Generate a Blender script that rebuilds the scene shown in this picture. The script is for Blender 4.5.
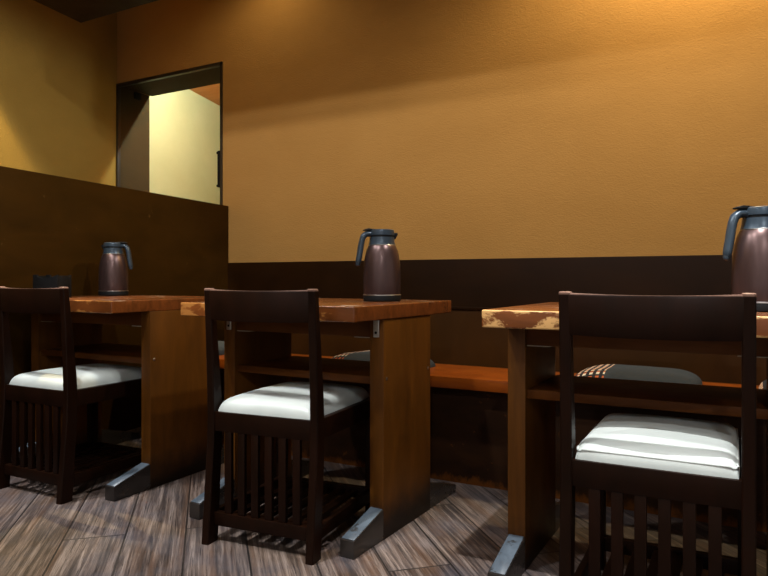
import bpy, bmesh, math, random
from mathutils import Vector, Matrix
random.seed(7)
C = bpy.context.scene.collection
for o in list(bpy.data.objects): bpy.data.objects.remove(o)
R = math.radians
# ------------------------------------------------------------------ camera, world, lights, exposure
F = 660.0; H = 0.775; TH = R(29.1); HOR = 279.4
cam = bpy.data.objects.new('camera', bpy.data.cameras.new('camera')); C.objects.link(cam)
cam.location = (0, 0, H); cam.rotation_euler = (R(90), 0, TH)
cam.data.sensor_width = 36; cam.data.lens = F/768*36; cam.data.shift_y = (HOR-288)/768
cam.data.clip_start = 0.02
bpy.context.scene.camera = cam
w = bpy.data.worlds.new('world'); bpy.context.scene.world = w; w.use_nodes = True
w.node_tree.nodes['Background'].inputs[0].default_value = (1, .85, .7, 1)
w.node_tree.nodes['Background'].inputs[1].default_value = 0.02
vs = bpy.context.scene.view_settings
vs.view_transform = 'Standard'; vs.look = 'None'; vs.gamma = 1; vs.use_curve_mapping = False
vs.exposure = 0.0

def spot(name, loc, target, power, color, cone, blend, radius):
    l = bpy.data.lights.new(name, 'SPOT'); l.energy = power; l.color = color
    l.spot_size = R(cone); l.spot_blend = blend; l.shadow_soft_size = radius
    o = bpy.data.objects.new(name, l); C.objects.link(o); o.location = loc
    o.rotation_euler = (Vector(target)-Vector(loc)).to_track_quat('-Z', 'Y').to_euler()
    return o
COOL = (.96, .98, 1.0); WARM = (1.0, .82, .48)
# recessed ceiling downlights over the seats
for nm, x, yl, p in (('downlight_booth', -2.25, .75, 78), ('downlight_middle', -1.3, .35, 88), ('downlight_near', .10, 1.55, 102), ('downlight_rear_left', -1.7, -1.7, 25), ('downlight_rear_right', .7, -1.7, 90)):
    spot(nm, (x, yl, 2.70), (x, yl, 0), p, COOL, 170, .2, .04)
# narrow-beam spots aimed at each table and its chair
spot('table_spot_near', (-.12, .98, 2.70), (-.20, 1.46, .45), 300, COOL, 35, .5, .02)
spot('table_spot_middle', (-1.48, .50, 2.70), (-1.42, 1.42, .45), 220, COOL, 22, .4, .02)
spot('table_spot_booth', (-2.45, .90, 2.70), (-2.36, 1.42, .45), 210, COOL, 22, .4, .02)
# wall washer between the bulkhead and the back wall, and a narrow downlight over the aisle
spot('wall_washer', (-.15, 2.78, 2.68), (-.15, 3.0, 1.2), 98, WARM, 165, .6, .04)
spot('added_wall_fill', (-2.5, 2.80, 2.68), (-2.5, 3.0, 1.2), 7, WARM, 165, .6, .08)  # unseen lamp, added to lift the dark upper-left wall
spot('aisle_spot', (-3.46, 1.70, 2.70), (-3.46, 1.70, 0), 240, WARM, 76, .2, .02)
# ceiling light of the passage behind the doorway
pl = bpy.data.lights.new('passage_light', 'POINT'); pl.energy = 50; pl.color = (.90, 1, .90); pl.shadow_soft_size = .008
plo = bpy.data.objects.new('passage_light', pl); C.objects.link(plo); plo.location = (-3.25, 3.635, 2.355)

# ------------------------------------------------------------------ pixel helpers (photo frame -> world metres)
cs, sn = math.cos(TH), math.sin(TH)
def ratio(px):
    t = (px-384)/F
    return (-sn+cs*t)/(cs+sn*t)
def depth(px, Y): return Y/(cs+sn*(px-384)/F)
def PX(px, Y): return ratio(px)*Y
def PZ(px, py, Y): return H-(py-HOR)*depth(px, Y)/F

# ------------------------------------------------------------------ node helpers
def new_mat(name):
    m = bpy.data.materials.new(name); m.use_nodes = True
    return m, m.node_tree.nodes, m.node_tree.links, m.node_tree.nodes['Principled BSDF']
def inp(L, node, key, val):
    if hasattr(val, 'is_linked') or isinstance(val, bpy.types.NodeSocket): L.new(val, node.inputs[key])
    else: node.inputs[key].default_value = val
def mth(N, L, op, a, b=0.0, c=0.0, clamp=False):
    n = N.new('ShaderNodeMath'); n.operation = op; n.use_clamp = clamp
    inp(L, n, 0, a); inp(L, n, 1, b); inp(L, n, 2, c); return n.outputs[0]
def mix(N, L, f, a, b, typ='MIX'):
    n = N.new('ShaderNodeMix'); n.data_type = 'RGBA'; n.blend_type = typ
    inp(L, n, 0, f)
    for k, v in ((6, a), (7, b)):
        if isinstance(v, bpy.types.NodeSocket): L.new(v, n.inputs[k])
        else: n.inputs[k].default_value = (*v, 1) if len(v) == 3 else v
    return n.outputs[2]
def coords(N, L, scale=(1,1,1), rot=(0,0,0), kind='Object', rand=False):
    tc = N.new('ShaderNodeTexCoord'); mp = N.new('ShaderNodeMapping')
    mp.inputs['Scale'].default_value = scale; mp.inputs['Rotation'].default_value = rot
    L.new(tc.outputs[kind], mp.inputs[0])
    if rand:
        oi = N.new('ShaderNodeObjectInfo'); v = N.new('ShaderNodeVectorMath'); v.operation = 'SCALE'
        v.inputs[0].default_value = (17, 31, 23); L.new(oi.outputs['Random'], v.inputs['Scale'])
        L.new(v.outputs[0], mp.inputs['Location'])
    return mp.outputs[0]
def noise(N, L, vec, scale=5, detail=4, rough=.5, dist=0):
    n = N.new('ShaderNodeTexNoise'); L.new(vec, n.inputs['Vector'])
    n.inputs['Scale'].default_value = scale; n.inputs['Detail'].default_value = detail
    n.inputs['Roughness'].default_value = rough; n.inputs['Distortion'].default_value = dist
    return n.outputs['Fac']
def ramp(N, L, f, stops):
    n = N.new('ShaderNodeValToRGB'); L.new(f, n.inputs[0]); e = n.color_ramp.elements
    while len(e) < len(stops): e.new(0.5)
    for el, (p, c) in zip(e, stops): el.position = p; el.color = (*c, 1)
    return n.outputs[0]
def bump(N, L, bs, h, strength, dist=.005):
    b = N.new('ShaderNodeBump'); b.inputs['Strength'].default_value = strength; b.inputs['Distance'].default_value = dist
    L.new(h, b.inputs['Height']); L.new(b.outputs[0], bs.inputs['Normal'])
def s(r, g, b):                                    # sRGB 0-255 -> linear
    f = lambda v: (v/255/12.92) if v/255 <= .04045 else ((v/255+.055)/1.055)**2.4
    return (f(r), f(g), f(b))

def paint_top_highlight(m, z0, z1, c):  # highlight along the worn top edges, put into the base colour
    N, L = m.node_tree.nodes, m.node_tree.links; bs = N['Principled BSDF']
    old = bs.inputs['Base Color'].links[0].from_socket
    tc = N.new('ShaderNodeTexCoord'); sp = N.new('ShaderNodeSeparateXYZ'); L.new(tc.outputs['Object'], sp.inputs[0])
    z = mth(N, L, 'ADD', sp.outputs[2], mth(N, L, 'MULTIPLY', noise(N, L, coords(N, L), 40, 4), .002))
    mr = N.new('ShaderNodeMapRange'); L.new(z, mr.inputs[0]); mr.inputs[1].default_value = z0; mr.inputs[2].default_value = z1
    L.new(mix(N, L, mr.outputs[0], old, c), bs.inputs['Base Color']); return m
def scuffed_low(m):                                # finish rubbed off in a ragged band just above the floor
    N, L = m.node_tree.nodes, m.node_tree.links; bs = N['Principled BSDF']
    old = bs.inputs['Base Color'].links[0].from_socket
    tc = N.new('ShaderNodeTexCoord'); sp = N.new('ShaderNodeSeparateXYZ'); L.new(tc.outputs['Object'], sp.inputs[0])
    n1 = noise(N, L, coords(N, L, (1, 1, .5)), 26, 6, .7)
    h = mth(N, L, 'ADD', sp.outputs[2], mth(N, L, 'MULTIPLY', n1, .11))
    f = ramp(N, L, h, [(.062, (1, 1, 1)), (.085, (0, 0, 0))])
    L.new(mix(N, L, f, old, s(104, 58, 18)), bs.inputs['Base Color']); return m
def wood(name, dark, light, scale=(3, 3, 30), rough=.4, spec=.5, wear=None, wear_amt=.62, bmp=.08, dirt=False):
    m, N, L, bs = new_mat(name)
    v = coords(N, L, scale, rand=True)
    g = noise(N, L, v, 2.2, 6, .6, .6)
    col = ramp(N, L, g, [(.3, dark), (.7, light)])
    if wear:
        v2 = coords(N, L, rand=True)
        wn = noise(N, L, v2, 22, 7, .68)
        f = ramp(N, L, wn, [(wear_amt, (0, 0, 0)), (wear_amt+.05, (1, 1, 1))])
        col = mix(N, L, f, col, wear)
    if dirt:                                       # black kick marks and scuffs low down
        tc = N.new('ShaderNodeTexCoord'); sp = N.new('ShaderNodeSeparateXYZ'); L.new(tc.outputs['Object'], sp.inputs[0])
        dn = noise(N, L, coords(N, L, rand=True), 7, 6, .65)
        h = mth(N, L, 'ADD', sp.outputs[2], mth(N, L, 'MULTIPLY', dn, .16))
        col = mix(N, L, ramp(N, L, h, [(.11, (1, 1, 1)), (.21, (0, 0, 0))]), col, s(26, 15, 7))
    L.new(col, bs.inputs['Base Color'])
    rn = noise(N, L, coords(N, L, (1, 1, 1)), 9, 4, .6)
    mr = N.new('ShaderNodeMapRange'); L.new(rn, mr.inputs[0]); mr.inputs[3].default_value = rough-.1; mr.inputs[4].default_value = rough+.15
    L.new(mr.outputs[0], bs.inputs['Roughness']); bs.inputs['Specular IOR Level'].default_value = spec
    bump(N, L, bs, g, bmp, .002)
    return m
def plain(name, col, rough=.5, metal=0, spec=.5, coat=0):
    m, N, L, bs = new_mat(name)
    n = noise(N, L, coords(N, L), 30, 3)
    L.new(mix(N, L, n, [c*.85 for c in col], [min(1, c*1.12) for c in col]), bs.inputs['Base Color'])
    bs.inputs['Roughness'].default_value = rough; bs.inputs['Metallic'].default_value = metal
    bs.inputs['Specular IOR Level'].default_value = spec; bs.inputs['Coat Weight'].default_value = coat
    return m
def plaster(name, c1, c2):
    m, N, L, bs = new_mat(name)
    v = coords(N, L, (1, 1, 1.6)); a = noise(N, L, v, 2.2, 6, .6, .3)
    L.new(ramp(N, L, a, [(.3, c1), (.72, c2)]), bs.inputs['Base Color'])
    bs.inputs['Roughness'].default_value = .92; bs.inputs['Specular IOR Level'].default_value = .2
    f1 = noise(N, L, coords(N, L, (1, 1, 1.4)), 95, 5, .65, .2); f2 = noise(N, L, coords(N, L, (1, 1, 1.8)), 22, 7, .7, .6)
    bump(N, L, bs, mth(N, L, 'ADD', f1, mth(N, L, 'MULTIPLY', f2, .8)), .38, .006)
    return m

M = {}
M['ochre'] = plaster('ochre_plaster', s(171, 125, 65), s(180, 133, 71))
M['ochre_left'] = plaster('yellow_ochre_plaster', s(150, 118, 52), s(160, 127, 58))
M['white'] = plaster('off_white_plaster', s(214, 214, 212), s(224, 224, 222))
M['lime'] = plaster('yellow_plaster', s(200, 200, 150), s(208, 208, 160))
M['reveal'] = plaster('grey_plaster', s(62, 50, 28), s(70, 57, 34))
M['panel'] = wood('dark_panel_wood', s(26, 11, 1), s(36, 17, 2), (1.2, 1.2, 3), .45, .08, s(56, 34, 12), .72, .03)
M['panel_low'] = wood('brown_panel_wood', s(46, 25, 4), s(60, 34, 7), (2.4, 1.2, 1.2), .45, .1, s(80, 50, 18), .72, .03)
M['partition'] = wood('brown_partition_wood', s(45, 27, 3), s(59, 36, 6), (1.5, 1.5, 4), .45, .08, s(84, 60, 28), .66, .03)
M['bench'] = wood('orange_bench_wood', s(128, 58, 6), s(158, 76, 10), (2, 14, 14), .3, .5)
M['riser'] = scuffed_low(wood('worn_riser_wood', s(34, 18, 6), s(56, 31, 11), (2, 2, 5), .55, .15, s(96, 55, 20), .64))
M['dark'] = wood('dark_stained_wood', s(19, 8, 3), s(28, 12, 5), (8, 8, 2.5), .36, .1, s(96, 84, 74), .79)
M['back'] = paint_top_highlight(wood('dark_stained_wood_with_painted_highlight', s(19, 8, 3), s(28, 12, 5), (8, 8, 2.5), .36, .1, s(96, 84, 74), .79), .7425, .746, s(128, 98, 84))
M['legs'] = wood('brown_leg_panel_wood', s(72, 41, 9), s(98, 57, 14), (14, 6, 1.4), .42, .18, s(128, 80, 36), .78, dirt=True)
M['shelf'] = wood('brown_shelf_wood', s(68, 35, 8), s(90, 48, 12), (2, 14, 14), .45, .12)
M['foot'] = wood('black_worn_foot_paint', s(28, 24, 22), s(44, 38, 34), (6, 3, 6), .26, .6, s(150, 140, 126), .7)
M['painted_sheen'] = wood('blue_grey_painted_sheen', s(50, 58, 66), s(92, 103, 113), (6, 3, 6), .3, .6, s(46, 46, 46), .6)  # blue-grey sheen of the foot tops, put into the colour
M['bulkhead'] = wood('dark_ceiling_wood', s(36, 16, 8), s(44, 20, 10), (2, 2, 2), .6, .1)
M['frame'] = plain('dark_door_frame', s(40, 28, 16), .5)
M['orange'] = wood('orange_ceiling_wood', s(206, 122, 52), s(226, 146, 72), (2, 12, 2), .5, .4)
M['black'] = plain('black_plastic', (.005, .005, .005), .6, spec=.2)
M['metal'] = plain('brushed_steel', (.62, .6, .56), .32, 1)
M['pale'] = plain('pale_bare_wood_edge', s(150, 138, 120), .6)
M['vinyl'] = None
m, N, L, bs = new_mat('cream_vinyl'); M['vinyl'] = m
L.new(ramp(N, L, noise(N, L, coords(N, L), 6, 5), [(.3, s(188, 194, 188)), (.7, s(204, 209, 203))]), bs.inputs['Base Color'])
bs.inputs['Roughness'].default_value = .42; bump(N, L, bs, noise(N, L, coords(N, L), 160, 3), .12, .001)
m, N, L, bs = new_mat('brown_metallic_flask'); M['flask'] = m
L.new(ramp(N, L, noise(N, L, coords(N, L, (1, 1, .2)), 40, 3), [(.3, s(80, 62, 59)), (.7, s(95, 75, 72))]), bs.inputs['Base Color'])
bs.inputs['Metallic'].default_value = .75; bs.inputs['Roughness'].default_value = .33
M['collar'] = plain('blue_grey_plastic', s(52, 64, 74), .3, .3)
# tabletop: varnish worn through to pale wood along the front edge
def tabletop_mat(name, thr, flake):
    m, N, L, bs = new_mat(name)
    g = noise(N, L, coords(N, L, (1.6, 14, 10), rand=True), 2.2, 6, .6, .6)
    col = ramp(N, L, g, [(.3, s(86, 45, 18)), (.7, s(122, 66, 28))])
    tc = N.new('ShaderNodeTexCoord'); sp = N.new('ShaderNodeSeparateXYZ'); L.new(tc.outputs['Object'], sp.inputs[0])
    zz = mth(N, L, 'MULTIPLY', mth(N, L, 'ABSOLUTE', mth(N, L, 'SUBTRACT', sp.outputs[2], .678)), 1/.022)
    edge = mth(N, L, 'POWER', zz, 3.0, clamp=True)
    front = mth(N, L, 'LESS_THAN', sp.outputs[1], -.312)
    topm = mth(N, L, 'GREATER_THAN', sp.outputs[2], .6985)
    wn = noise(N, L, coords(N, L, (.55, 1, 1.3), rand=True), 13, 8, .7, .4)
    ws = mth(N, L, 'ADD', wn, mth(N, L, 'MULTIPLY', edge, .11))
    fm = mth(N, L, 'MULTIPLY', ramp(N, L, ws, [(thr, (0, 0, 0)), (thr+.05, (1, 1, 1))]), front)
    col = mix(N, L, fm, col, flake)
    ta = noise(N, L, coords(N, L, (1, 1.6, 1), rand=True), 9, 6, .65)
    tm = mth(N, L, 'MULTIPLY', ramp(N, L, ta, [(.58, (0, 0, 0)), (.68, (1, 1, 1))]), topm)
    col = mix(N, L, mth(N, L, 'MULTIPLY', tm, .55), col, s(214, 190, 160))
    L.new(col, bs.inputs['Base Color']); bs.inputs['Roughness'].default_value = .25
    bump(N, L, bs, wn, .15, .003)
    return m
M['top'] = tabletop_mat('worn_tabletop_wood', .535, s(160, 104, 50)); M['top_flaked'] = tabletop_mat('flaked_tabletop_wood', .535, s(206, 158, 98))
# weathered plank floor laid diagonally
m, N, L, bs = new_mat('weathered_plank_floor'); M['floor'] = m
rot = (0, 0, R(-134))
br = N.new('ShaderNodeTexBrick'); ov = N.new('ShaderNodeVectorMath'); ov.inputs[1].default_value = (.3, -.0666, 0); L.new(coords(N, L, (1, 1, 1), rot), ov.inputs[0]); L.new(ov.outputs[0], br.inputs['Vector'])
br.offset = .37; br.inputs['Scale'].default_value = 1; br.inputs['Brick Width'].default_value = 1.22; br.inputs['Row Height'].default_value = .176
br.inputs['Mortar Size'].default_value = .0032; br.inputs['Mortar Smooth'].default_value = .3; br.inputs['Bias'].default_value = 0
br.inputs['Color1'].default_value = (.15, .15, .15, 1); br.inputs['Color2'].default_value = (.85, .85, .85, 1); br.inputs['Mortar'].default_value = (0, 0, 0, 1)
pv = mth(N, L, 'MULTIPLY', br.outputs['Color'], 1)
base = ramp(N, L, pv, [(.1, s(64, 54, 50)), (.4, s(128, 116, 111)), (.65, s(78, 62, 54)), (.9, s(132, 112, 96))])
vm = N.new('ShaderNodeMapping'); vm.inputs['Scale'].default_value = (.8, 19, 1); L.new(coords(N, L, (1, 1, 1), rot), vm.inputs[0]); vst = vm.outputs[0]
off = N.new('ShaderNodeVectorMath'); off.operation = 'MULTIPLY_ADD'; L.new(br.outputs['Color'], off.inputs[0]); off.inputs[1].default_value = (9, 5, 0); L.new(vst, off.inputs[2])
st = noise(N, L, off.outputs[0], 3.2, 9, .68, .5)
vm2 = N.new('ShaderNodeMapping'); vm2.inputs['Scale'].default_value = (1.6, 3.2, 1); L.new(off.outputs[0], vm2.inputs[0])
fine = noise(N, L, vm2.outputs[0], 5, 8, .72, .8)
streak = ramp(N, L, st, [(.38, s(20, 14, 12)), (.46, s(62, 50, 44)), (.53, s(102, 87, 79)), (.64, s(150, 134, 124))])
col = mix(N, L, .68, base, streak)
crack = ramp(N, L, fine, [(.40, (1, 1, 1)), (.47, (0, 0, 0))])
col = mix(N, L, mth(N, L, 'MULTIPLY', crack, .8), col, s(26, 19, 17))
pale = ramp(N, L, fine, [(.56, (0, 0, 0)), (.68, (1, 1, 1))])
col = mix(N, L, mth(N, L, 'MULTIPLY', pale, .4), col, s(164, 146, 132))
br2 = noise(N, L, vm.outputs[0], 1.1, 4, .6)
col = mix(N, L, mth(N, L, 'MULTIPLY', ramp(N, L, br2, [(.5, (0, 0, 0)), (.64, (1, 1, 1))]), .45), col, s(98, 70, 50))
bl = noise(N, L, coords(N, L, (1, 1, 1), rot), 6, 5, .6)
col = mix(N, L, ramp(N, L, bl, [(.45, (0, 0, 0)), (.75, (.45, .45, .45))]), col, s(80, 82, 92))
col = mix(N, L, mth(N, L, 'MULTIPLY', br.outputs['Fac'], .85), col, (.01, .008, .007))
L.new(col, bs.inputs['Base Color']); bs.inputs['Roughness'].default_value = .5; bs.inputs['Specular IOR Level'].default_value = .35
bump(N, L, bs, mth(N, L, 'SUBTRACT', st, br.outputs['Fac']), .35, .003)
# zabuton cover: slate cloth with a woven striped band along its left side
m, N, L, bs = new_mat('slate_cloth_with_woven_band'); M['zabuton'] = m
tc = N.new('ShaderNodeTexCoord'); sp = N.new('ShaderNodeSeparateXYZ'); L.new(tc.outputs['Object'], sp.inputs[0])
x, y = sp.outputs[0], sp.outputs[1]
band = mth(N, L, 'LESS_THAN', x, -.085)
stripe = mth(N, L, 'LESS_THAN', mth(N, L, 'FRACT', mth(N, L, 'MULTIPLY', x, 44)), .5)
wv = mth(N, L, 'FRACT', mth(N, L, 'MULTIPLY', y, 32))
dash = ramp(N, L, wv, [(0, s(232, 214, 180)), (.4, s(232, 214, 180)), (.45, s(196, 96, 44)), (.72, s(196, 96, 44)), (.76, s(30, 26, 26))])
bc = mix(N, L, stripe, s(30, 26, 28), dash)
cl = noise(N, L, coords(N, L), 90, 4)
col = mix(N, L, band, mix(N, L, cl, s(38, 42, 44), s(50, 55, 57)), bc)
L.new(col, bs.inputs['Base Color']); bs.inputs['Roughness'].default_value = .9; bump(N, L, bs, cl, .2, .002)

# ------------------------------------------------------------------ mesh helpers
class MB:
    def __init__(self): self.bm = bmesh.new()
    def box(self, x0, x1, y0, y1, z0, z1, bev=.002, seg=2, mat=None):
        t = bmesh.new(); bmesh.ops.create_cube(t, size=1)
        for v in t.verts: v.co = ((x0+x1)/2+v.co.x*(x1-x0), (y0+y1)/2+v.co.y*(y1-y0), (z0+z1)/2+v.co.z*(z1-z0))
        if bev: bmesh.ops.bevel(t, geom=t.edges[:], offset=bev, segments=seg, profile=.6, affect='EDGES')
        return self.add(t, mat)
    def prism(self, pts, axis, a, b, bev=.002, seg=2, mat=None):
        """closed polygon pts (2D) swept along an axis: 'x' -> (y,z), 'z' -> (x,y), 'y' -> (x,z)"""
        def mk(p, t): return {'x': (t, p[0], p[1]), 'y': (p[0], t, p[1]), 'z': (p[0], p[1], t)}[axis]
        t = bmesh.new(); A = [t.verts.new(mk(p, a)) for p in pts]; B = [t.verts.new(mk(p, b)) for p in pts]
        t.faces.new(A); t.faces.new(B[::-1]); n = len(pts)
        for i in range(n): t.faces.new((A[i], B[i], B[(i+1) % n], A[(i+1) % n]))
        bmesh.ops.recalc_face_normals(t, faces=t.faces[:])
        if bev: bmesh.ops.bevel(t, geom=t.edges[:], offset=bev, segments=seg, profile=.6, affect='EDGES')
        return self.add(t, mat)
    def lathe(self, prof, n=48, c=(0, 0)):
        t = bmesh.new(); rings = []
        for r, z in prof:
            rings.append([t.verts.new((c[0]+r*math.cos(2*math.pi*i/n), c[1]+r*math.sin(2*math.pi*i/n), z)) for i in range(n)])
        for a, b in zip(rings, rings[1:]):
            for i in range(n): t.faces.new((a[i], a[(i+1) % n], b[(i+1) % n], b[i]))
        t.faces.new(rings[0][::-1]); t.faces.new(rings[-1])
        bmesh.ops.recalc_face_normals(t, faces=t.faces[:])
        return self.add(t)
    def tube(self, pts, radii, n=12, flat=1.0, cap=True):
        """round tube through pts; radii scalar or list; flat squeezes the section sideways"""
        t = bmesh.new(); pts = [Vector(p) for p in pts]; rings = []
        for i, p in enumerate(pts):
            d = (pts[min(i+1, len(pts)-1)]-pts[max(i-1, 0)]).normalized()
            u = d.cross(Vector((0, 1, 0)));  u = u.normalized() if u.length > .01 else Vector((1, 0, 0))
            v = d.cross(u).normalized(); r = radii[i] if isinstance(radii, (list, tuple)) else radii
            rings.append([t.verts.new(p+u*r*math.cos(2*math.pi*k/n)*flat+v*r*math.sin(2*math.pi*k/n)) for k in range(n)])
        for a, b in zip(rings, rings[1:]):
            for k in range(n): t.faces.new((a[k], a[(k+1) % n], b[(k+1) % n], b[k]))
        if cap: t.faces.new(rings[0][::-1]); t.faces.new(rings[-1])
        bmesh.ops.recalc_face_normals(t, faces=t.faces[:])
        return self.add(t)
    def sections(self, secs):
        """loft: list of closed rings (same count) of 3D points"""
        t = bmesh.new(); rings = [[t.verts.new(p) for p in s_] for s_ in secs]; n = len(rings[0])
        for a, b in zip(rings, rings[1:]):
            for k in range(n): t.faces.new((a[k], a[(k+1) % n], b[(k+1) % n], b[k]))
        t.faces.new(rings[0][::-1]); t.faces.new(rings[-1])
        bmesh.ops.recalc_face_normals(t, faces=t.faces[:])
        return self.add(t)
    def pad(self, w, d, z0, h, crown, p=8, n=36, corner=.04, wob=0, sh=.42):
        """upholstered pad: straight-ish sides, rounded shoulders, domed top, flat underside"""
        t = bmesh.new(); G = []; B = []
        sp = lambda i: math.sin((i/n-.5)*math.pi)
        for i in range(n+1):
            row = []; rb = []
            for j in range(n+1):
                u, v = sp(i), sp(j)
                x = w/2*u*(1-corner*v**4); y = d/2*v*(1-corner*u**4)
                e = max(0, (1-abs(u)**p)*(1-abs(v)**p))
                z = z0+h*e**sh*.999+crown*(1-u*u)*(1-v*v)
                if wob: z += wob*math.sin(u*5+1)*math.cos(v*4)*e
                row.append(t.verts.new((x, y, z)))
                rb.append(row[-1] if i in (0, n) or j in (0, n) else t.verts.new((x*.985, y*.985, z0-.0005)))
            G.append(row); B.append(rb)
        for i in range(n):
            for j in range(n):
                t.faces.new((G[i][j], G[i+1][j], G[i+1][j+1], G[i][j+1]))
                t.faces.new((B[i][j], B[i][j+1], B[i+1][j+1], B[i+1][j]))
        bmesh.ops.recalc_face_normals(t, faces=t.faces[:])
        return self.add(t)
    def add(self, t, mat=None):
        if mat is not None: t.transform(mat)
        me = bpy.data.meshes.new('t'); t.to_mesh(me); t.free(); self.bm.from_mesh(me); bpy.data.meshes.remove(me); return self
    def build(self, name, mat, parent=None, smooth=True):
        me = bpy.data.meshes.new(name); self.bm.to_mesh(me); self.bm.free(); me.materials.append(mat)
        if smooth:
            me.polygons.foreach_set('use_smooth', [True]*len(me.polygons))
            me.set_sharp_from_angle(angle=R(38))
        o = bpy.data.objects.new(name, me); C.objects.link(o)
        if parent: o.parent = parent
        return o
def tag(o, label, cat, group=None):
    o['label'] = label; o['category'] = cat
    if group: o['group'] = group
    return o
def struct(o): o['kind'] = 'structure'; return o
def empty(name, loc, rz=0):
    o = bpy.data.objects.new(name, None); C.objects.link(o); o.location = loc; o.rotation_euler = (0, 0, rz); o.empty_display_size = .1
    return o
def copy_tree(o, parent=None):
    c = o.copy(); C.objects.link(c)
    if parent: c.parent = parent
    for ch in list(o.children): copy_tree(ch, c)
    return c

# ------------------------------------------------------------------ the setting
YW = 3.19                                          # face of the back wall
XC = PX(117, YW)                                   # its left corner
SK = math.tan(R(7.5))                              # the left wall and the partition run slightly askew
def left_x(Y): return XC+(YW-Y)*SK
struct(MB().box(-5.6, 3.1, -2.6, 6.2, -.06, 0, 0).build('floor', M['floor'], smooth=False))
struct(MB().box(-5.6, 3.1, -2.6, YW+.4, 2.75, 2.85, 0).build('ceiling', M['ochre'], smooth=False))
dx0, dx1 = XC+.005, PX(222.3, YW)                  # doorway
dz = PZ(117, 84.7, YW)
yin = (dz-.03-H)*F/(HOR-100); yin = yin*(cs+sn*(149.5-384)/F)      # far side of the doorway's soffit
b = MB().box(dx1, 3.1, YW, yin, 0, 2.75, 0).box(XC-.7, dx1, YW, yin, dz, 2.75, 0)
struct(b.build('wall_back', M['ochre'], smooth=False))
xr = PX(149.5, yin)
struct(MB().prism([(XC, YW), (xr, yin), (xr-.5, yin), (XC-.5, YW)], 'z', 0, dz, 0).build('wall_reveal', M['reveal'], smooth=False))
struct(MB().prism([(left_x(YW), YW), (left_x(-2.6), -2.6), (left_x(-2.6)-.2, -2.6), (left_x(YW)-.2, YW)], 'z', 0, 2.75, 0).build('wall_left', M['ochre_left'], smooth=False))
struct(MB().box(3.0, 3.1, -2.6, YW, 0, 2.75, 0).build('wall_right', M['white'], smooth=False))
struct(MB().box(-3.3, 3.0, -2.7, -2.6, 0, 2.75, 0).build('wall_front', M['white'], smooth=False))
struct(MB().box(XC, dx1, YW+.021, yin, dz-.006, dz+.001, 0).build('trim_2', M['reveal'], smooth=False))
# passage behind the doorway
pdir = TH-math.atan((541-384)/F); pv_ = Vector((-math.sin(pdir), math.cos(pdir)))
p0 = Vector((xr-.03, yin)); p1 = p0+pv_*2.4; nl = Vector((-pv_.y, pv_.x))*.1
struct(MB().prism([tuple(p0), tuple(p1), tuple(p1+nl), tuple(p0+nl)], 'z', 0, 2.9, 0).build('wall_passage', M['lime'], smooth=False))
struct(MB().box(p1.x-.2, -1.2, p1.y-.02, p1.y+.08, 0, 2.9, 0).build('wall_passage_end', M['lime'], smooth=False))
struct(MB().box(-1.3, -1.2, yin, p1.y, 0, 2.9, 0).build('wall_passage_right', M['lime'], smooth=False))
tt = 0.0
for k in range(400):
    q = p0+pv_*(k*.01); X_, Y_ = q
    if (cs*X_+sn*Y_)/(cs*Y_-sn*X_)*F+384 >= 195: tt = (cs*Y_-sn*X_); break
zc = H+(HOR-92.5)*tt/F
struct(MB().box(p1.x-.2, -1.2, yin-.01, p1.y, zc, zc+.05, 0).build('ceiling_passage', M['orange'], smooth=False))
# door frame (thin dark jambs and head) with its black pull and closer
fr = MB().box(dx0-.004, dx0+.010, YW-.008, YW+.02, 0, dz, .002).box(dx1-.014, dx1+.004, YW-.008, YW+.05, 0, dz, .002)
fr.box(dx0-.004, dx1+.004, YW-.008, YW+.02, dz-.018, dz+.004, .002)
door = struct(fr.build('door_1', M['frame']))
zA, zB = PZ(219, 187, YW), PZ(219, 150, YW)
hx0, hx1 = PX(216, YW), PX(220.5, YW)
MB().box(hx0, hx1, YW+.01, YW+.06, zA, zB, .006).box(hx0-.012, hx0+.02, YW+.015, YW+.05, zB-.02, zB-.005, .003).box(hx0-.012, hx0+.02, YW+.015, YW+.05, zA+.005, zA+.02, .003).build('door_handle', M['black'], door)
cx, cz = PX(133, YW+.2), PZ(133, 101, YW+.2)
MB().box(cx-.06, cx+.07, YW+.16, YW+.22, cz+.0, cz+.05, .008).box(cx-.02, cx+.02, YW+.17, YW+.21, cz-.05, cz+.01, .006).build('door_closer', M['black'], door)
# dark bulkhead under the ceiling, its corner showing at the top left
bc_ = (-3.248, 2.38); k = math.tan(R(9.4))
pts = [bc_, (3.0, 2.38), (3.0, 1.98), (bc_[0]+.4*k, 1.98)]
struct(MB().prism(pts, 'z', 2.196, 2.75, .004).build('trim_1', M['bulkhead']))
# brown partition on the left
pc = (PX(228.6, YW), YW); PT = PZ(228.6, 206, YW)
def part_x(Y): return pc[0]+(YW-Y)*SK
b = MB().prism([(part_x(YW), YW), (part_x(-.6), -.6), (part_x(-.6)-.06, -.6), (part_x(YW)-.06, YW)], 'z', 0, PT, .003)
struct(b.build('wall_partition', M['partition']))
# wainscot behind the bench
YP = 2.62; WX = PX(228.4, YP)-.012; WT = PZ(478, 258.7, YP); ZS = PZ(466, 309.8, YP)
wsc = struct(MB().box(WX, 3.0, YP+.006, YW, 0, WT, .003).build('wall_wainscot', M['panel']))
MB().box(WX, 3.0, YP-.006, YP+.007, ZS, ZS+.012, .002).build('rail', M['panel'], wsc)
MB().box(WX, 3.0, YP, YP+.007, .0, ZS-.001, .002).build('lower_panel', M['panel_low'], wsc)
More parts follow.
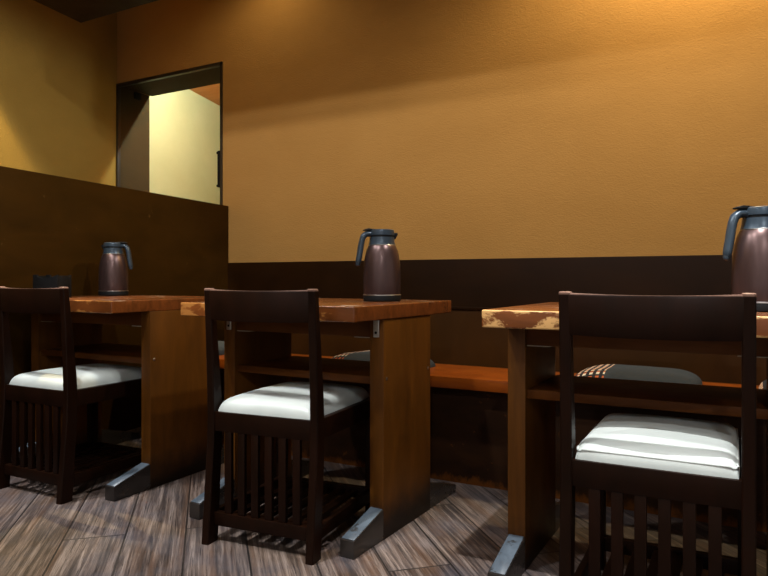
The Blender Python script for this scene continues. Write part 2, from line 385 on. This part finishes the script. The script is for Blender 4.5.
# ------------------------------------------------------------------ built-in bench
BY = 2.27; BZ = .411
be = tag(empty('bench', (0, BY, 0)), 'long built-in wooden bench with an orange-brown seat along the panelled back wall', 'bench')
MB().box(-2.68, 2.98, 0, YP-BY-.007, BZ-.043, BZ, .004).build('seat_board', M['bench'], be)
MB().box(-2.68, 2.98, .066, .086, .0, BZ-.043, .001).build('front_panel', M['riser'], be)

# ------------------------------------------------------------------ tables
TT = .70; TB = .656; D = .635
def hook_plate(xm, pf, lg):
    q = MB().box(xm-.010, xm+.010, pf-.004, pf, TB-.054, TB-.002, .002, 3)
    mt = Matrix.Translation((xm, pf-.0045, TB-.040)) @ Matrix.Rotation(R(90), 4, 'X')
    q3 = MB(); q3.lathe([(.0042, -.001), (.0042, .001), (.002, .002)], 12); q3.bm.transform(mt); q3.build('screw', M['black'], lg)
    q.build('hook_plate', M['metal'], lg)
def make_table(W, top='top', li=.010, ri=.010, hooks=True):
    t = empty('table', (0, 0, 0)); h = W/2; y0 = -D/2
    MB().box(-h, h, y0, -y0, TB, TT, .004, 3).build('tabletop', M[top], t)
    pf, pb = y0+.165, y0+.475
    for sx in (-1, 1):
        ins = li if sx < 0 else ri; xo = sx*(h-ins); xi = sx*(h-ins-.045); xa, xb = min(xo, xi), max(xo, xi)
        lg = MB().box(xa-.002, xb+.002, pf, pb, .001, TB, .003).build('leg_panel', M['legs'], t)
        for yy in (pf+.018, pb-.018):
            mt = Matrix.Translation((xo+sx*.001, yy, .478)) @ Matrix.Rotation(R(90), 4, 'Y')
            q = MB(); q.lathe([(.0055, -.002), (.0055, .0015), (.003, .003)], 14); q.bm.transform(mt); q.build('bolt', M['metal'], lg)
        xm = (xa+xb)/2
        if hooks:
            hook_plate(xm, pf, lg)
        prof = [(y0+.005, 0), (-y0+.05, 0), (-y0+.05, .028), (pb, .085), (pf, .092), (y0+.005, .050)]
        ft = MB().prism(prof, 'x', xa-.001, xb+.001, .004).build('foot', M['foot'], t)
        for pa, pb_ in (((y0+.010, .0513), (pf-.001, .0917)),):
            MB().prism([pa, pb_, (pb_[0], pb_[1]+.0016), (pa[0], pa[1]+.0016)], 'x', xa+.002, xb-.002, .0004, 1).build('painted_sheen_top', M['painted_sheen'], ft)  # thin added plate that carries the painted sheen
    ap = MB().box(-h+li+.046, h-ri-.046, pf+.012, pf+.034, .600, TB, .002).build('apron', M['shelf'], t)
    for sx in (-1, 1):
        ii = li if sx < 0 else ri; a = sx*(h-ii-.048); bb = sx*(h-ii-.11); MB().box(min(a, bb), max(a, bb), pf+.010, pf+.036, .5975, .600, .0006).build('edge_strip', M['pale'], ap)
    MB().box(-h+li+.046, h-ri-.046, pf+.012, pb+.015, .458, .482, .003).build('shelf', M['shelf'], t)
    return t
ty = 1.545+D/2
t2 = make_table(.68, 'top', .036, .006); t2.location = (-1.285, ty+.009, 0); t2.rotation_euler = (0, 0, R(-1.5))
tag(t2, 'worn wooden table in the middle of the row, its right leg panel fully in view', 'table', 'wooden tables along the bench')
t3 = make_table(.68, 'top_flaked', .014, .014, False); t3.location = (-.584+.34, ty, 0)
tag(t3, 'worn wooden table with pale flaked front edge, on the right behind the nearest chair', 'table', 'wooden tables along the bench')
t1 = make_table(.73, 'top', .02, -.004, False); t1.location = (-1.945-.365, ty, .002)
t1.location.z = 0
tag(t1, 'worn wooden table farthest left, beside the tall brown partition', 'table', 'wooden tables along the bench')

# ------------------------------------------------------------------ chairs
CW = .373; PWD = .025
def make_chair():
    c = empty('dining_chair', (0, 0, 0)); hw = CW/2
    # y: 0 = back face of the posts at seat height, + towards the table
    for sx in (-1, 1):
        x0, x1 = (hw-PWD, hw) if sx > 0 else (-hw, -hw+PWD)
        prof = [(-.028, 0, .050), (-.019, .10, .048), (-.003, .28, .044), (0, .37, .043), (-.002, .45, .040), (-.008, .60, .030), (-.016, .747, .022)]
        secs = []
        for yb, z, dp in prof:
            r = .003; ring = [(x0, yb+r, z), (x0+r, yb, z), (x1-r, yb, z), (x1, yb+r, z), (x1, yb+dp-r, z), (x1-r, yb+dp, z), (x0+r, yb+dp, z), (x0, yb+dp-r, z)]
            secs.append(ring)
        secs.append([(p[0]*1 + (.002 if p[0] < (x0+x1)/2 else -.002), p[1]+(.002 if p[1] < 0 else -.002), .749) for p in secs[-1]])
        lg = MB().sections(secs).build('rear_leg', M['back'], c)
        MB().box(x0+.004, x1-.004, -.024, .018, -.0005, .004, .001).build('glide', M['black'], lg)
        xf0, xf1 = (hw-.030, hw-.002) if sx > 0 else (-hw+.002, -hw+.030)
        MB().box(xf0, xf1, .375, .410, 0, .382, .003).build('front_leg', M['dark'], c)
    iw = hw-PWD
    # curved top rail
    secs = []; n = 20
    for i in range(n+1):
        u = -1+2*i/n; x = u*(iw+.004); bow = -.022*(1-u*u); dip = -.0035*(1-u*u)
        yb = -.012+bow; zt, zb = .746+dip, .656+dip*.6
        secs.append([(x, yb+.003, zb), (x, yb+.001, zb+.01), (x, yb-.004, zt-.006), (x, yb-.001, zt), (x, yb+.012, zt), (x, yb+.016, zt-.005), (x, yb+.019, zb+.004), (x, yb+.016, zb)])
    MB().sections(secs).build('top_rail', M['back'], c)
    fr = MB().box(-iw-.001, iw+.001, .004, .026, .327, .384, .002)
    fr.box(-iw-.001, iw+.001, .380, .402, .327, .384, .002)
    for sx in (-1, 1):
        a, b = sx*(hw-.024), sx*(hw-.004); fr.box(min(a, b), max(a, b), .03, .385, .327, .384, .002)
    fr.build('seat_frame', M['dark'], c)
    q = MB(); q.pad(CW-2*PWD-.004, .40, .380, .042, .014, 14, 48, .012, 0, .38); q.bm.transform(Matrix.Translation((0, .212, 0)))
    q.build('seat', M['vinyl'], c)
    MB().box(-iw-.001, iw+.001, .000, .022, .050, .088, .002).build('lower_rail', M['dark'], c)
    MB().box(-iw-.001, iw+.001, .380, .400, .050, .088, .002).build('lower_rail', M['dark'], c)
    for sx in (-1, 1):
        a, b = sx*(hw-.022), sx*(hw-.005); MB().box(min(a, b), max(a, b), .015, .385, .050, .088, .002).build('side_rail', M['dark'], c)
    for i in range(6):
        x = -iw+(i+1)*2*iw/7
        MB().box(x-.012, x+.012, .005, .018, .087, .328, .0015).build('back_slat', M['dark'], c)
    for i in range(6):
        x = -iw+(i+1)*2*iw/7
        MB().box(x-.012, x+.012, .02, .382, .066, .078, .0015).build('shelf_slat', M['dark'], c)
    return c
def put(c, xy, rz): c.location = (xy[0], xy[1], 0); c.rotation_euler = (0, 0, R(rz))
c2 = make_chair()
c3 = copy_tree(c2); c1 = copy_tree(c2)
ps = next(o for o in c3.children if o.name.startswith('seat') and 'frame' not in o.name)
pw, pd = (CW-2*PWD-.004)/2-.005, .1945; ring = []
for cx_, cy_, a0 in ((pw, pd, 0), (-pw, pd, 90), (-pw, -pd, 180), (pw, -pd, 270)):
    for k_ in range(5):
        a_ = R(a0+k_*22.5); r_ = .012
        ring.append((math.copysign(abs(cx_)-r_, cx_)+r_*math.cos(a_), math.copysign(abs(cy_)-r_, cy_)+r_*math.sin(a_)+.212, .4085-(.006 if k_ in (1, 2, 3) else .003)))
ring += ring[:2]
MB().tube(ring, .0028, 8).build('piping', M['vinyl'], ps)
put(c3, (-.178, 1.448), 1.2); put(c2, (-1.226, 1.475), 6.0); put(c1, (-2.262, 1.462), 2)
gp = 'dark slat-back chairs at the tables'
tag(c2, 'dark wooden chair with cream seat standing at the middle table, all four sides of its slatted base clear', 'chair', gp)
tag(c3, 'nearest dark wooden chair with cream seat, seen straight from behind at the right table', 'chair', gp)
tag(c1, 'dark wooden chair with cream seat at the far left table, cut by the picture edge', 'chair', gp)
c2['label'] = 'dark wooden chair with cream seat and slatted base standing at the middle table'

# ------------------------------------------------------------------ vacuum flasks
def make_flask():
    f = empty('vacuum_flask', (0, 0, 0))
    MB().lathe([(.060, 0), (.0645, .003), (.0655, .018), (.064, .0215)], 64).build('base_ring', M['black'], f)
    MB().lathe([(.0655, .0205), (.0655, .0225), (.0635, .024)], 64).build('trim_band', M['metal'], f)
    MB().lathe([(.0625, .0235), (.0635, .03), (.064, .06), (.0638, .10), (.0625, .13), (.0590, .155), (.0535, .175), (.0480, .189), (.0465, .191)], 64).build('body', M['flask'], f)
    MB().lathe([(.0465, .1905), (.0468, .193), (.0460, .194)], 64).build('silver_band', M['metal'], f)
    MB().lathe([(.0465, .1935), (.0455, .197), (.0435, .205), (.0425, .214), (.0420, .2195)], 64).build('collar', M['collar'], f)
    MB().lathe([(.0405, .2195), (.0405, .2255)], 64).build('seam_ring', M['black'], f)
    lid = MB().lathe([(.0405, .2255), (.0425, .2262), (.0428, .238), (.0415, .2435), (.038, .2455), (.012, .2465)], 64).build('lid', M['collar'], f)
    # spout (opposite the handle, +x) and thumb lever (towards the handle, -x)
    q = MB().prism([(.030, .212), (.046, .214), (.0545, .232), (.050, .236), (.034, .233)], 'y', -.014, .014, .003, 3); q.build('spout', M['black'], f)
    q = MB().prism([(-.020, .240), (-.020, .247), (-.050, .2495), (-.066, .245), (-.066, .241), (-.050, .241)], 'y', -.011, .011, .002, 2); q.build('lever', M['black'], lid)
    pts = [(-.030, 0, .226), (-.042, 0, .231), (-.056, 0, .230), (-.066, 0, .222), (-.071, 0, .208), (-.0745, 0, .190), (-.078, 0, .168), (-.0815, 0, .148), (-.0845, 0, .130)]
    ctr = []
    for a, b in zip(pts, pts[1:]):
        for k in range(3): ctr.append([a[i]+(b[i]-a[i])*k/3 for i in range(3)])
    ctr.append(pts[-1]); rr = [.0125]*len(ctr); rr[-1] = .010; rr[-2] = .012
    MB().tube(ctr, rr, 16, .80).build('handle', M['collar'], f)
    mt = Matrix.Translation((-.085, 0, .128)); q = MB(); q.lathe([(.002, -.0085), (.0065, -.006), (.0085, 0), (.0065, .006), (.002, .0085)], 16); q.bm.transform(mt); q.build('handle_tip', M['collar'], f)
    return f
f2 = make_flask(); f2.location = (-1.11, 1.98, TT); f2.rotation_euler = (0, 0, R(29+16))
f1 = copy_tree(f2); f1.location = (-2.585, 2.065, TT); f1.rotation_euler = (0, 0, R(180+29-6))
f3 = copy_tree(f2); f3.location = (.022, 1.80, TT); f3.rotation_euler = (0, 0, R(29+2))
gf = 'brown vacuum flasks on the tables'
tag(f2, 'brown metallic vacuum flask on the middle table, handle to the left, against the wall', 'flask', gf)
tag(f1, 'brown metallic vacuum flask on the far left table, handle to the right, before the partition', 'flask', gf)
tag(f3, 'largest brown metallic vacuum flask, cut by the right picture edge, behind the nearest chair', 'flask', gf)

# ------------------------------------------------------------------ napkin holder on the left table
nb = tag(empty('napkin_holder', (-2.53, 1.72, TT), R(6)), 'small black holder with a dipped top on the far left table behind the chair back', 'holder')
tp = [(-.07, 0), (.07, 0), (.07, .094), (.055, .090), (.02, .082), (-.02, .080), (-.045, .086), (-.045, .094), (-.07, .094)]
MB().prism(tp, 'y', -.035, -.027, .0015).build('front_plate', M['black'], nb)
MB().prism(tp, 'y', .027, .035, .0015).build('back_plate', M['black'], nb)
MB().box(-.07, .07, -.028, .028, 0, .008, .001).build('base', M['black'], nb)
MB().box(-.070, -.064, -.028, .028, .006, .09, .001).build('side_plate', M['black'], nb)
MB().box(.064, .070, -.028, .028, .006, .09, .001).build('side_plate', M['black'], nb)

# ------------------------------------------------------------------ floor cushions on the bench
def zab(w, d, h):
    q = MB(); q.pad(w, d, .001, h, .012, 5, 36, .10, .003); return q.build('seat_cushion', M['zabuton'])
gz = 'slate cushions on the bench'
z3 = zab(.41, .31, .045); z3.location = (-.350, BY+.172, BZ); tag(z3, 'slate grey cushion with striped band on the bench, framed by the nearest chair\'s back', 'cushion', gz)
z2 = z3.copy(); C.objects.link(z2); z2.location = (-1.37, BY+.165, BZ); z2.rotation_euler = (0, 0, R(-14)); tag(z2, 'slate grey cushion with a striped woven band on the bench behind the middle table', 'cushion', gz)
z1 = z3.copy(); C.objects.link(z1); z1.location = (-2.43, BY+.165, BZ); z1.rotation_euler = (0, 0, R(3)); tag(z1, 'slate grey cushion on the bench behind the far left table', 'cushion', gz)
z4 = z3.copy(); C.objects.link(z4); z4.location = (.225, BY+.17, BZ); tag(z4, 'slate grey cushion on the bench at the right picture edge, only its woven band showing', 'cushion', gz)
